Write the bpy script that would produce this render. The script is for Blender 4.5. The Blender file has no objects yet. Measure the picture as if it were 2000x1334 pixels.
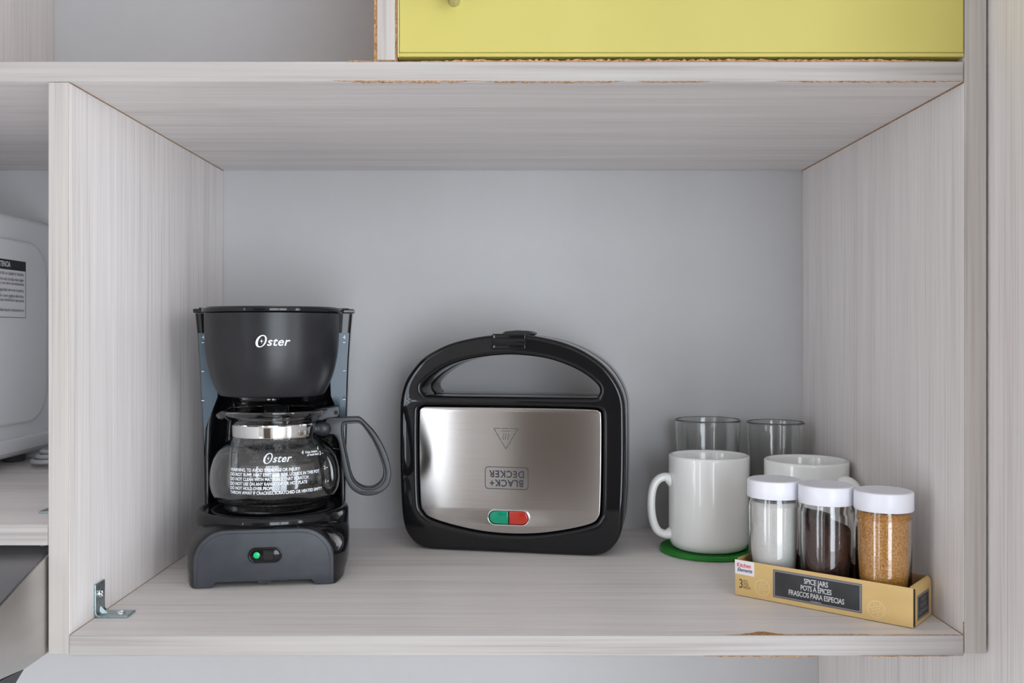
import bpy, bmesh, math, random
from mathutils import Vector, Matrix
random.seed(7)
PI = math.pi
C = bpy.context.scene.collection
sc = bpy.context.scene

# ------------------------------------------------------------------ camera, light, exposure
EYE = 1.60                                  # lens height above the kitchen floor
DEPTH = 0.394                               # depth of the shelf unit (its front is at y = 0)
SH = EYE - 0.2302                           # top of the shelf everything stands on
cam_d = bpy.data.cameras.new('camera')
cam = bpy.data.objects.new('camera', cam_d); C.objects.link(cam)
cam.location = (0, -0.72, EYE); cam.rotation_euler = (PI/2, 0, 0)
cam_d.sensor_width = 36; cam_d.lens = 33.23
cam_d.shift_x = 0.0055; cam_d.shift_y = -0.0085
cam_d.clip_start = 0.01
sc.camera = cam
w = bpy.data.worlds.new('sky'); sc.world = w; w.use_nodes = True
bg = w.node_tree.nodes['Background']
bg.inputs['Color'].default_value = (0.84, 0.912, 1.0, 1); bg.inputs['Strength'].default_value = 4.0
sc.view_settings.view_transform = 'Standard'; sc.view_settings.look = 'None'
sc.view_settings.gamma = 1; sc.view_settings.use_curve_mapping = False
sc.view_settings.exposure = 0.88
sc.cycles.max_bounces = 14; sc.cycles.diffuse_bounces = 6; sc.cycles.glossy_bounces = 6
sc.cycles.transmission_bounces = 12; sc.cycles.transparent_max_bounces = 12

# room shell: x from RX0 to RX1, window wall behind the camera at y = RY0
RX0, RX1, RY0, RH = -2.3, 2.3, -2.7, 2.55
WINS = [(-2.25, -1.85, 0.12, 2.42), (0.12, 1.75, 0.12, 2.42)]     # unseen glazed doors behind the camera, placed for light and reflections: x0, x1, z0, z1
SIDE_FILL_WIN = (-2.20, -1.25, 0.12, 2.42)                             # unseen ones added to the right and left walls for fill light: y0, y1, z0, z1
LEFT_FILL_WIN = (-1.85, -1.25, 0.12, 2.42)
def portal(loc, rot, sx, sz):               # light portal filling a window opening
    ld = bpy.data.lights.new('window_light', 'AREA'); ld.shape = 'RECTANGLE'
    ld.size = sx; ld.size_y = sz; ld.cycles.is_portal = True
    lo = bpy.data.objects.new('window_light', ld); C.objects.link(lo)
    lo.location = loc; lo.rotation_euler = rot
for (x0, x1, z0, z1) in WINS: portal(((x0+x1)/2, RY0-0.07, (z0+z1)/2), (PI/2, 0, 0), x1-x0, z1-z0)
portal((RX0-0.07, (LEFT_FILL_WIN[0]+LEFT_FILL_WIN[1])/2, (LEFT_FILL_WIN[2]+LEFT_FILL_WIN[3])/2), (PI/2, 0, -PI/2), LEFT_FILL_WIN[1]-LEFT_FILL_WIN[0], LEFT_FILL_WIN[3]-LEFT_FILL_WIN[2])
portal((RX1+0.07, (SIDE_FILL_WIN[0]+SIDE_FILL_WIN[1])/2, (SIDE_FILL_WIN[2]+SIDE_FILL_WIN[3])/2), (PI/2, 0, PI/2), SIDE_FILL_WIN[1]-SIDE_FILL_WIN[0], SIDE_FILL_WIN[3]-SIDE_FILL_WIN[2])

# ------------------------------------------------------------------ helpers
def tag(o, label=None, cat=None, group=None, kind=None):
    if label: o['label'] = label
    if cat: o['category'] = cat
    if group: o['group'] = group
    if kind: o['kind'] = kind
    return o
def empty(name, loc, rz=0, label=None, cat=None, group=None):
    o = bpy.data.objects.new(name, None); C.objects.link(o)
    o.empty_display_size = 0.02
    o.location = loc; o.rotation_euler = (0, 0, rz)
    return tag(o, label, cat, group)
def obj(name, bm, mat, parent=None, smooth=None, bevel=0, seg=2, label=None):
    me = bpy.data.meshes.new(name)
    bmesh.ops.recalc_face_normals(bm, faces=bm.faces)
    bm.to_mesh(me); bm.free()
    mats = mat if isinstance(mat, (list, tuple)) else [mat]
    for m in mats: me.materials.append(m)
    o = bpy.data.objects.new(name, me); C.objects.link(o)
    if parent is not None: o.parent = parent
    if bevel:
        b = o.modifiers.new('bevel', 'BEVEL'); b.width = bevel; b.segments = seg
        b.limit_method = 'ANGLE'; b.angle_limit = math.radians(40)
        smooth = 40 if smooth is None else smooth
    if smooth:
        for p in me.polygons: p.use_smooth = True
        me.set_sharp_from_angle(angle=math.radians(smooth))
    if label: o['label'] = label
    return o
def add_box(bm, x0, x1, y0, y1, z0, z1):
    v = [bm.verts.new(p) for p in ((x0,y0,z0),(x1,y0,z0),(x1,y1,z0),(x0,y1,z0),(x0,y0,z1),(x1,y0,z1),(x1,y1,z1),(x0,y1,z1))]
    for f in ((0,3,2,1),(4,5,6,7),(0,1,5,4),(1,2,6,5),(2,3,7,6),(3,0,4,7)):
        bm.faces.new([v[i] for i in f])
    return v
def box(*a):
    bm = bmesh.new(); add_box(bm, *a); return bm
def add_loft(bm, rings, cap0=True, cap1=True, closed=True):
    R = [[bm.verts.new(p) for p in r] for r in rings]
    n = len(R[0])
    for a, b in zip(R, R[1:]):
        for i in range(n if closed else n-1):
            j = (i+1) % n
            bm.faces.new((a[i], a[j], b[j], b[i]))
    if cap0: bm.faces.new(R[0][::-1])
    if cap1: bm.faces.new(R[-1])
    return R
def lathe(profile, n=64, sx=1, sy=1, cx=0, cy=0, bm=None, closed=False):
    """profile: (r, z) points; r = 0 ends collapse to a pole; closed joins last to first (a ring)"""
    bm = bm or bmesh.new()
    rows = []
    for r, z in profile:
        if r < 1e-7: rows.append([bm.verts.new((cx, cy, z))])
        else: rows.append([bm.verts.new((cx+r*sx*math.cos(2*PI*i/n), cy+r*sy*math.sin(2*PI*i/n), z)) for i in range(n)])
    if closed: rows.append(rows[0])
    for a, b in zip(rows, rows[1:]):
        for i in range(n):
            j = (i+1) % n
            if len(a) == 1 and len(b) == 1: continue
            if len(a) == 1: bm.faces.new((a[0], b[j], b[i]))
            elif len(b) == 1: bm.faces.new((a[i], a[j], b[0]))
            else: bm.faces.new((a[i], a[j], b[j], b[i]))
    return bm
def smooth_path(pts, n=8, closed=False):
    """Catmull-Rom through the points"""
    P = [Vector(p) for p in pts]; out = []
    N = len(P)
    for i in range(N if closed else N-1):
        if closed: a, b, c, d = P[(i-1) % N], P[i], P[(i+1) % N], P[(i+2) % N]
        else: a, b, c, d = P[max(i-1,0)], P[i], P[i+1], P[min(i+2,N-1)]
        for k in range(n):
            t = k/n
            out.append(0.5*((2*b)+(c-a)*t+(2*a-5*b+4*c-d)*t*t+(3*b-a-3*c+d)*t**3))
    if not closed: out.append(P[-1])
    return out
def tube(path, rx, ry=None, n=14, side=Vector((0,1,0)), bm=None, closed=False):
    """sweep an ellipse; ry is measured along `side`, rx across it"""
    bm = bm or bmesh.new(); ry = ry or rx
    path = [Vector(p) for p in path]; rings = []
    for i, p in enumerate(path):
        a = path[i-1] if (i > 0 or closed) else path[i]
        b = path[(i+1) % len(path)] if (i < len(path)-1 or closed) else path[i]
        t = (b-a).normalized(); s = (side - side.dot(t)*t).normalized(); u = t.cross(s)
        rings.append([p + u*rx*math.cos(2*PI*k/n) + s*ry*math.sin(2*PI*k/n) for k in range(n)])
    if closed: rings.append(rings[0])
    add_loft(bm, rings, not closed, not closed)
    if closed: bmesh.ops.remove_doubles(bm, verts=bm.verts, dist=1e-6)
    return bm
_tmp = []
def curve_bm(cu):
    o = bpy.data.objects.new('tmp', cu); C.objects.link(o)
    dg = bpy.context.evaluated_depsgraph_get(); dg.update()
    me = bpy.data.meshes.new_from_object(o.evaluated_get(dg))
    bm = bmesh.new(); bm.from_mesh(me)
    bpy.data.objects.remove(o); bpy.data.curves.remove(cu); bpy.data.meshes.remove(me)
    return bm
def to_front(bm, dx=0, dy=0, dz=0):
    """a plate lying in XY is stood up: x stays, y becomes z, its top faces the viewer (-y)"""
    for v in bm.verts:
        x, y, z = v.co; v.co = (x+dx, -z+dy, y+dz)
    return bm
def plate(outlines, half, bevel=0, res=3):
    """filled outline(s) with holes, `half` thickness either side, rounded rims; lies in XY"""
    cu = bpy.data.curves.new('tmp', 'CURVE'); cu.dimensions = '2D'; cu.fill_mode = 'BOTH'
    cu.extrude = max(half-bevel, 0); cu.bevel_depth = bevel; cu.bevel_resolution = res
    if bevel: cu.offset = -bevel
    for pts in outlines:
        sp = cu.splines.new('POLY'); sp.points.add(len(pts)-1); sp.use_cyclic_u = True
        for q, p in zip(sp.points, pts): q.co = (p[0], p[1], 0, 1)
    bm = curve_bm(cu)
    bmesh.ops.remove_doubles(bm, verts=bm.verts, dist=1e-6)
    return bm
def text_bm(body, size, align='LEFT', shear=0.0, bold=0.0, space=1.0, line=1.0, sx=1.0):
    cu = bpy.data.curves.new('tmp', 'FONT'); cu.body = body; cu.size = size
    cu.align_x = align; cu.align_y = 'CENTER'; cu.shear = shear; cu.offset = bold
    cu.space_character = space; cu.space_line = line; cu.resolution_u = 3
    bm = curve_bm(cu)
    for v in bm.verts: v.co.x *= sx
    return bm
def merge(a, b, m=None):
    me = bpy.data.meshes.new('tmp'); b.to_mesh(me); b.free()
    if m is not None: me.transform(m)
    a.from_mesh(me); bpy.data.meshes.remove(me); return a
def rrect(x0, x1, z0, z1, r, n=6):
    out = []
    for cx, cz, a0 in ((x1-r, z1-r, 0), (x0+r, z1-r, 90), (x0+r, z0+r, 180), (x1-r, z0+r, 270)):
        for k in range(n+1):
            a = math.radians(a0+90*k/n); out.append((cx+r*math.cos(a), cz+r*math.sin(a)))
    return out
def wrap(bm, R, cx, cy, z0, off=0.00015, sx=1.0):
    """bend flat lettering (x, y) round a vertical surface of radius R(z)"""
    for v in bm.verts:
        z = z0+v.co.y; r = (R(z) if callable(R) else R)
        a = v.co.x/r - PI/2; r += off
        v.co = (cx+r*sx*math.cos(a), cy+r*math.sin(a), z)
    return bm

# ------------------------------------------------------------------ materials
def mat(name, col=(0.8,0.8,0.8), rough=0.5, metal=0.0, trans=0.0, ior=1.45, coat=0.0, spec=0.5, aniso=0.0, sss=0.0):
    m = bpy.data.materials.new(name); m.use_nodes = True
    b = m.node_tree.nodes['Principled BSDF']
    b.inputs['Base Color'].default_value = (*col, 1); b.inputs['Roughness'].default_value = rough
    b.inputs['Metallic'].default_value = metal; b.inputs['IOR'].default_value = ior
    b.inputs['Transmission Weight'].default_value = trans
    b.inputs['Coat Weight'].default_value = coat; b.inputs['Specular IOR Level'].default_value = spec
    b.inputs['Anisotropic'].default_value = aniso
    return m
def noise_col(m, stops, scale=(1,1,1), nscale=1.0, detail=3.0, rough=0.55, bump=0.0, bump_dist=0.001, second=None, coord='Object'):
    """colour from stretched noise; stops = [(pos, rgb)...]; second = (scale vec, weight) adds a coarser layer"""
    nt = m.node_tree; N = nt.nodes; L = nt.links; b = N['Principled BSDF']
    tc = N.new('ShaderNodeTexCoord')
    def layer(sv):
        mp = N.new('ShaderNodeMapping'); mp.inputs['Scale'].default_value = sv
        L.new(tc.outputs[coord], mp.inputs['Vector'])
        no = N.new('ShaderNodeTexNoise'); no.inputs['Scale'].default_value = nscale
        no.inputs['Detail'].default_value = detail; no.inputs['Roughness'].default_value = rough
        L.new(mp.outputs['Vector'], no.inputs['Vector']); return no.outputs['Fac']
    f = layer(scale)
    if second:
        g = layer(second[0]); mx = N.new('ShaderNodeMix'); mx.data_type = 'FLOAT'
        mx.inputs['Factor'].default_value = second[1]
        L.new(f, mx.inputs['A']); L.new(g, mx.inputs['B']); f = mx.outputs['Result']
    cr = N.new('ShaderNodeValToRGB'); L.new(f, cr.inputs['Fac'])
    e = cr.color_ramp.elements
    while len(e) < len(stops): e.new(0.5)
    for el, (p, c) in zip(e, stops): el.position = p; el.color = (*c, 1)
    L.new(cr.outputs['Color'], b.inputs['Base Color'])
    if bump:
        bp = N.new('ShaderNodeBump'); bp.inputs['Strength'].default_value = bump; bp.inputs['Distance'].default_value = bump_dist
        L.new(f, bp.inputs['Height']); L.new(bp.outputs['Normal'], b.inputs['Normal'])
    return m
W_DARK, W_MID, W_LITE = (0.58,0.53,0.51), (0.755,0.71,0.69), (0.84,0.805,0.79)  # board faces lightened to make up for the dim interior
def wood(name, axis):
    s1 = [430,430,430]; s2 = [38,38,38]; s1[axis] = 5; s2[axis] = 1.6
    m = mat(name, rough=0.42, spec=0.35)
    return noise_col(m, [(0.30, W_DARK), (0.47, W_MID), (0.66, W_LITE)], s1, 1, 3, 0.6, 0.12, 0.0004, (s2, 0.38))
M_wood_x = wood('whitewashed_wood_along', 0)
M_wood_z = wood('whitewashed_wood_upright', 2)
M_band_x = noise_col(mat('edge_band_along', rough=0.38, spec=0.4), [(0.30,(0.27,0.232,0.212)),(0.48,(0.385,0.354,0.335)),(0.68,(0.435,0.408,0.39))], (4,300,300), 1, 2.5, 0.55, 0.08, 0.0003, ((2.5,90,90),0.4))  # same laminate as the boards, darkened to offset stronger light on front edges
M_band_z = noise_col(mat('edge_band_upright', rough=0.38, spec=0.4), [(0.30,(0.315,0.272,0.243)),(0.48,(0.435,0.397,0.368)),(0.68,(0.49,0.457,0.43))], (300,300,4), 1, 2.5, 0.55, 0.08, 0.0003, ((90,90,2.5),0.4))  # upright bands darkened likewise to even out the front light
M_chip = noise_col(mat('raw_chipboard', rough=0.9), [(0.3,(0.20,0.09,0.035)),(0.55,(0.43,0.24,0.11)),(0.75,(0.56,0.36,0.19))], (500,500,500), 1, 3)
M_wall = noise_col(mat('painted_wall', rough=0.75), [(0.3,(0.49,0.487,0.49)),(0.7,(0.52,0.517,0.52))], (2.5,2.5,2.5), 1, 3, 0.5, 0.03, 0.0006, ((60,60,60),0.3))
M_room = mat('room_paint', (0.72,0.69,0.66), 0.85)
M_added_door = noise_col(mat('dark_door_wood', rough=0.45), [(0.3,(0.09,0.062,0.045)),(0.7,(0.13,0.092,0.068))], (40,40,3), 1, 3)  # for the added door behind the camera
M_floor = noise_col(mat('floor_tile', rough=0.5), [(0.3,(0.42,0.37,0.33)),(0.7,(0.5,0.46,0.42))], (3,3,3))
M_yellow = noise_col(mat('yellow_lacquer', rough=0.45, spec=0.4), [(0.3,(0.475,0.408,0.103)),(0.7,(0.505,0.436,0.118))], (7,7,7), 1, 2)
M_yedge = mat('yellow_edge', (0.60,0.55,0.25), 0.5)
M_gap_shade = mat('dark_gap', (0.03,0.022,0.015), 0.9)
M_steel = mat('brushed_steel', (0.62,0.61,0.60), 0.3, 1.0)
M_zinc = noise_col(mat('zinc_plate', rough=0.3, metal=1.0), [(0.3,(0.30,0.41,0.44)),(0.7,(0.48,0.57,0.59))], (300,300,300), 1, 3)  # blue tint stands in for the reflected window
M_chrome = mat('chrome', (0.82,0.82,0.82), 0.07, 1.0)
M_hood = noise_col(mat('hood_steel', rough=0.34, metal=1.0), [(0.3,(0.50,0.485,0.46)),(0.7,(0.62,0.605,0.58))], (25,6,25), 1, 3)
M_hoodtop = mat('hood_top', (0.30,0.30,0.31), 0.35, 1.0)  # dark reflection on the sloping top put into the colour
M_dark = mat('dark_grey', (0.05,0.05,0.055), 0.5)
M_black_gloss = mat('black_gloss_plastic', (0.008,0.008,0.009), 0.06, coat=0.0)
M_black_soft = noise_col(mat('black_satin_plastic', rough=0.33), [(0.3,(0.012,0.012,0.014)),(0.7,(0.021,0.021,0.024))], (40,40,40), 1, 4)
M_panel = noise_col(mat('slate_satin_plastic', rough=0.42), [(0.3,(0.034,0.038,0.046)),(0.65,(0.050,0.056,0.066))], (45,45,45), 1, 4, 0.6)
M_handle = mat('handle_plastic', (0.022,0.024,0.028), 0.36)
M_window = mat('smoked_window', (0.085,0.12,0.15), 0.28)
M_glass = mat('clear_glass', (1.0,1.0,1.0), 0.0, trans=1.0, ior=1.58)
M_tumbler = mat('tumbler_glass', (0.99,1.0,0.99), 0.0, trans=1.0, ior=1.46)
M_ceramic = mat('white_opal_glass', (0.82,0.82,0.795), 0.12, coat=0.4)
M_lid = mat('white_plastic', (0.80,0.80,0.86), 0.3)
M_green = noise_col(mat('green_silicone', rough=0.38), [(0.3,(0.010,0.19,0.014)),(0.7,(0.016,0.25,0.02))], (30,30,30))
M_salt = noise_col(mat('salt', rough=0.9), [(0.3,(0.84,0.82,0.77)),(0.7,(0.93,0.915,0.875))], (900,900,900), 1, 2)
M_cocoa = noise_col(mat('ground_coffee', rough=0.85), [(0.3,(0.030,0.011,0.008)),(0.7,(0.095,0.040,0.030))], (700,700,700), 1, 3, 0.6, 0.5, 0.0008)
M_sugar = noise_col(mat('raw_sugar', rough=0.55), [(0.28,(0.24,0.07,0.012)),(0.45,(0.70,0.30,0.05)),(0.68,(0.95,0.56,0.17))], (760,760,760), 1, 3, 0.7, 0.7, 0.0008)
M_card = noise_col(mat('kraft_card', rough=0.6), [(0.3,(0.60,0.40,0.155)),(0.7,(0.65,0.45,0.185))], (20,20,60), 1, 3)
M_cardraw = noise_col(mat('kraft_card_inside', rough=0.85), [(0.3,(0.27,0.15,0.065)),(0.7,(0.36,0.21,0.10))], (90,90,90), 1, 3)
M_plaque = noise_col(mat('chalkboard_print', rough=0.5), [(0.3,(0.022,0.022,0.024)),(0.7,(0.036,0.036,0.038))], (60,60,60))
M_plaque_rim = mat('plaque_rim_print', (0.14,0.13,0.145), 0.5)
M_plaque_line = mat('plaque_line_print', (0.27,0.26,0.29), 0.5)
M_chalk = mat('chalk_print', (0.62,0.62,0.62), 0.7)
M_cream = mat('cream_print', (0.78,0.60,0.33), 0.6)
M_paper = mat('white_paper', (0.74,0.73,0.76), 0.55)
M_redink = mat('red_ink', (0.70,0.045,0.07), 0.5)
M_blackink = mat('black_ink', (0.02,0.02,0.025), 0.5)
M_brownink = mat('brown_ink', (0.10,0.06,0.03), 0.6)
M_whiteink = mat('white_print', (0.80,0.83,0.87), 0.5)
M_fadeink = mat('faded_print', (0.33,0.35,0.38), 0.5)
M_blueink = mat('logo_print', (0.025,0.033,0.05), 0.5)
M_led_green = mat('green_lens', (0.0,0.30,0.17), 0.12, coat=0.5)
M_led_red = mat('red_lens', (0.50,0.030,0.015), 0.12, coat=0.5)
M_lens_dot = mat('green_switch_dot', (0.005,0.62,0.20), 0.3)
M_micro = mat('grey_white_enamel', (0.78,0.785,0.81), 0.22)
M_cord = mat('grey_cord', (0.42,0.42,0.43), 0.5)
# brushed plate of the sandwich press: fine horizontal brushing, reflections smear upright
M_brushed = mat('brushed_plate', (0.60,0.575,0.555), 0.22, 1.0, aniso=0.85)
def _brush():
    M_brushed.node_tree.nodes['Principled BSDF'].inputs['Anisotropic Rotation'].default_value = 0.25
    nt = M_brushed.node_tree; N = nt.nodes; L = nt.links; b = N['Principled BSDF']
    tg = N.new('ShaderNodeTangent'); tg.direction_type = 'RADIAL'; tg.axis = 'Z'
    L.new(tg.outputs['Tangent'], b.inputs['Tangent'])
    tc = N.new('ShaderNodeTexCoord'); mp = N.new('ShaderNodeMapping'); mp.inputs['Scale'].default_value = (14, 200, 2600)
    L.new(tc.outputs['Object'], mp.inputs['Vector'])
    no = N.new('ShaderNodeTexNoise'); no.inputs['Scale'].default_value = 1; no.inputs['Detail'].default_value = 3
    L.new(mp.outputs['Vector'], no.inputs['Vector'])
    cr = N.new('ShaderNodeValToRGB'); L.new(no.outputs['Fac'], cr.inputs['Fac'])
    cr.color_ramp.elements[0].position = 0.3; cr.color_ramp.elements[0].color = (0.51,0.485,0.465,1)
    cr.color_ramp.elements[1].position = 0.7; cr.color_ramp.elements[1].color = (0.56,0.537,0.52,1)
    L.new(cr.outputs['Color'], b.inputs['Base Color'])
    bp = N.new('ShaderNodeBump'); bp.inputs['Strength'].default_value = 0.06; bp.inputs['Distance'].default_value = 0.0002
    L.new(no.outputs['Fac'], bp.inputs['Height']); L.new(bp.outputs['Normal'], b.inputs['Normal'])
_brush()

# ------------------------------------------------------------------ the room
def struct(name, bm, m, **k):
    return tag(obj(name, bm, m, **k), kind='structure')
struct('floor', box(RX0, RX1, RY0-0.1, DEPTH+0.1, -0.08, 0), M_floor)
struct('ceiling', box(RX0, RX1, RY0-0.1, DEPTH+0.1, RH, RH+0.08), M_room)
struct('wall_back', box(RX0, RX1, DEPTH, DEPTH+0.1, 0, RH), M_wall)
for nm, (y0, y1, z0, z1), xa in (('wall_right', SIDE_FILL_WIN, RX1), ('wall_left', LEFT_FILL_WIN, RX0-0.1)):
    bm = bmesh.new(); xb = xa+0.1
    add_box(bm, xa, xb, RY0-0.1, y0, 0, RH); add_box(bm, xa, xb, y1, DEPTH+0.1, 0, RH)
    add_box(bm, xa, xb, y0, y1, 0, z0); add_box(bm, xa, xb, y0, y1, z1, RH)
    struct(nm, bm, M_room)
bm = bmesh.new(); z0, z1 = WINS[0][2], WINS[0][3]
add_box(bm, RX0, RX1, RY0-0.1, RY0, 0, z0); add_box(bm, RX0, RX1, RY0-0.1, RY0, z1, RH)
add_box(bm, RX0, WINS[0][0], RY0-0.1, RY0, z0, z1); add_box(bm, WINS[0][1], WINS[1][0], RY0-0.1, RY0, z0, z1)
add_box(bm, WINS[1][1], RX1, RY0-0.1, RY0, z0, z1)
struct('wall_front', bm, M_room)
struct('door_1', box(-1.08, -0.20, RY0+0.0005, RY0+0.045, 0.0, 2.06), M_added_door, bevel=0.003)  # unseen door, added to darken the reflection in the steel plate
for i, (x0, x1, a0, a1, pos, rz) in enumerate([(*q, ((q[0]+q[1])/2, RY0, q[2]), 0) for q in WINS]+[(*SIDE_FILL_WIN, (RX1, (SIDE_FILL_WIN[0]+SIDE_FILL_WIN[1])/2, SIDE_FILL_WIN[2]), PI/2), (*LEFT_FILL_WIN, (RX0, (LEFT_FILL_WIN[0]+LEFT_FILL_WIN[1])/2, LEFT_FILL_WIN[2]), -PI/2)]):
    wn = tag(empty('window_%d' % (i+1), pos, rz), kind='structure')  # frames of unseen windows; the side wall ones are added for fill
    h = (x1-x0)/2; t = 0.05
    bm = bmesh.new()
    for b in ((-h,-h+t,0,a1-a0), (h-t,h,0,a1-a0), (-h,h,0,t), (-h,h,a1-a0-t,a1-a0), (-t/2,t/2,0,a1-a0)):
        add_box(bm, b[0], b[1], -0.06, -0.02, b[2], b[3])
    obj('window_frame', bm, M_room, wn)

# ------------------------------------------------------------------ shelf unit
E = EYE
unit = empty('shelf_unit', (0, 0, EYE-0.2305), 0, 'whitewashed wood wall shelf unit with a yellow door at its upper right', 'shelf unit')
def upart(name, x0, x1, y0, y1, z0, z1, m, bevel=0.0009, label=None, seg=3):
    bm = box(x0, x1, y0, y1, z0+0.2305, z1+0.2305)
    return obj(name, bm, m, unit, bevel=bevel, seg=seg, label=label)
DL0, DL1 = -0.3487, -0.3332                  # divider
RI, RO = 0.3488, 0.3655                      # right side panel
BB0, BB1 = -0.2461, -0.2305                  # bottom board
TB0, TB1 = 0.1911, 0.2066                    # top board
FB = 0.0008                                  # edge bands are 0.8 mm thick
def board_x(name, x0, x1, z0, z1):
    o = upart(name, x0, x1, FB, DEPTH-0.0004, z0, z1, M_wood_x, 0.0004)
    bm = box(x0, x1, -0.0005, FB, z0+0.2305, z1+0.2305)
    obj('edge_band', bm, M_band_x, o, bevel=0.0007, seg=3)
    return o
def board_z(name, x0, x1, z0, z1, band=True):
    o = upart(name, x0, x1, FB, DEPTH-0.0004, z0, z1, M_wood_z, 0.0004)
    bm = box(x0, x1, -0.0008, FB, z0+0.2305, z1+0.2305)
    obj('edge_band', bm, M_band_z, o, bevel=0.0014, seg=4)
    return o
board_x('top_board', -0.95, 0.3480, TB0, TB1)
board_x('bottom_board', DL1+0.0004, 0.3482, BB0, BB1)
board_z('divider_panel', DL0, DL1, -0.2449, TB0-0.0004)
board_z('side_panel', RI, RO, -0.2440, 0.62)
board_x('microwave_shelf', -0.95, DL0-0.0006, -0.1620, -0.1462)
upart('upper_end_panel', -0.5500, -0.5330, FB, DEPTH-0.0004, TB1+0.0003, 0.62, M_wood_z)
upart('lower_end_panel', -0.9660, -0.9505, FB, DEPTH-0.0004, -0.2449, 0.62, M_wood_z)
upart('cap_board', -0.95, 0.3480, FB, DEPTH-0.0004, 0.62, 0.636, M_wood_x)
pt = upart('partition', -0.1010, -0.0832, FB, DEPTH-0.0004, TB1+0.0003, 0.6195, M_chip, 0.0002, 'partition with raw brown chipboard edges')
obj('edge_band', box(-0.0985, -0.0848, -0.0008, FB, TB1+0.0010+0.2305, 0.6195+0.2305), M_band_z, pt, bevel=0.0006)
# yellow door, set in flush, with its thin lip line and a round steel knob
dz0, dz1 = 0.2100, 0.6180
door = obj('door', box(-0.0815, 0.3479, -0.0012, 0.0160, dz0+0.2305+0.0032, dz1+0.2305), M_yellow, unit, bevel=0.0009, seg=3, label='flat yellow door')
obj('edge_band', box(-0.0819, 0.3481, -0.0012, 0.0158, dz0+0.2305, dz0+0.2305+0.0030), M_yellow, door, bevel=0.0006)
obj('edge_band', box(-0.0828, -0.0818, -0.0006, 0.0158, dz0+0.2305, dz1+0.2305), M_yedge, door, bevel=0.0003)
bm = lathe([(0.0,-0.0275),(0.0070,-0.0272),(0.0098,-0.0255),(0.0108,-0.0225),(0.0104,-0.0195),(0.0088,-0.0170),(0.0060,-0.0150),(0.0050,-0.0100),(0.0056,-0.0030),(0.0075,0.0),(0.0,0.0)], 40)
for v in bm.verts:
    x, y, z = v.co; v.co = (-0.0398+x*0.62, z-0.0013, y*0.62+0.2522+0.2305)
obj('knob', bm, M_steel, door, smooth=40, label='brushed steel knob')
# chipped laminate: ragged brown slivers along worn edges
def chips(pts, horizontal=True, seed=1, step=0.0022):
    """pts: (x0, x1, y, z, thickness, grows_up) slivers on a front edge"""
    rnd = random.Random(seed)
    for (x0, x1, yf, z, th, up) in pts:
        bm = bmesh.new(); n = max(3, int((x1-x0)/step)); top = []; bot = []
        for i in range(n+1):
            t = i/n; env = min(1, t*6+0.04, (1-t)*6+0.04)
            h = th*env*(0.35+0.95*rnd.random()); x = x0+(x1-x0)*t
            bot.append((x, z)); top.append((x, z+(h if up else -h)))
        f0 = [bm.verts.new((x, yf-0.0003, zz+0.2305)) for x, zz in bot]; f1 = [bm.verts.new((x, yf-0.0003, zz+0.2305)) for x, zz in top]
        b0 = [bm.verts.new((x, yf+0.0012, zz+0.2305)) for x, zz in bot]; b1 = [bm.verts.new((x, yf+0.0012, zz+0.2305)) for x, zz in top]
        for i in range(n):
            for a, b in ((f0, f1), (f1, b1), (b1, b0), (b0, f0)): bm.faces.new((a[i], a[i+1], b[i+1], b[i]))
        for i in (0, n): bm.faces.new((f0[i], f1[i], b1[i], b0[i]))
        obj('chipped_edge', bm, M_chip, unit)
chips([(-0.132,-0.020,-0.0006,TB0+0.0008,0.0013,False),(-0.020,0.090,-0.0006,TB0+0.0005,0.0010,False),(0.100,0.155,-0.0006,TB0+0.0004,0.0007,False),(0.205,0.346,-0.0006,TB0+0.0006,0.0009,False)], seed=3)
chips([(-0.122,-0.101,-0.0006,TB1-0.0004,0.0009,True),(-0.083,0.347,-0.0004,TB1-0.0003,0.0018,True)], seed=5)
chips([(0.150,0.240,-0.0006,BB0+0.0002,0.0007,False),(0.270,0.340,-0.0006,BB0+0.0003,0.0006,False)], seed=8)
# chipped top face of the bottom board near its right front edge
def flat_chip(x0, x1, w, peak, seed):
    rnd = random.Random(seed); bm = bmesh.new(); n = int((x1-x0)/0.002); R = []
    for i in range(n+1):
        t = i/n; x = x0+(x1-x0)*t
        h = w*(0.5+0.7*rnd.random())*min(1, 8*t+0.05, 8*(1-t)+0.05) + (peak[1]*max(0, 1-abs(x-peak[0])/0.018) if peak else 0)
        R.append([bm.verts.new(p) for p in ((x, 0.0001, -0.0006), (x, 0.0001, 0.00018), (x, 0.0001+h, 0.00018), (x, 0.0001+h, -0.0006))])
    for a, b in zip(R, R[1:]):
        for k in range(4): bm.faces.new((a[k], a[(k+1) % 4], b[(k+1) % 4], b[k]))
    bm.faces.new(R[0]); bm.faces.new(R[-1])
    obj('chipped_edge', bm, M_chip, unit, label='brown chipped laminate on the front edge of the bottom board')
flat_chip(0.166, 0.285, 0.0018, (0.196, 0.0075), 11); flat_chip(0.285, 0.347, 0.0012, None, 12)
# worn brown joint lines where boards meet the uprights
def joint(x0, x1, z0, z1, m=M_chip):
    return obj('joint_line', box(x0, x1, 0.0010, DEPTH-0.002, z0+0.2305, z1+0.2305), m, unit)
joint(RI-0.0007, RI+0.0002, TB0-0.0006, TB0+0.0002)
joint(DL1-0.0002, DL1+0.0005, TB0-0.0005, TB0+0.0002, M_cardraw)
joint(DL1-0.0002, DL1+0.0006, BB1-0.0003, BB1+0.00012, M_cardraw)
joint(RI-0.0006, RI+0.0002, BB1-0.0003, BB1+0.00012, M_cardraw)
obj('joint_line', box(0.3484, 0.3489, 0.0006, 0.0013, BB0+0.2305+0.001, BB1+0.2305+0.010), M_chip, unit)
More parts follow.
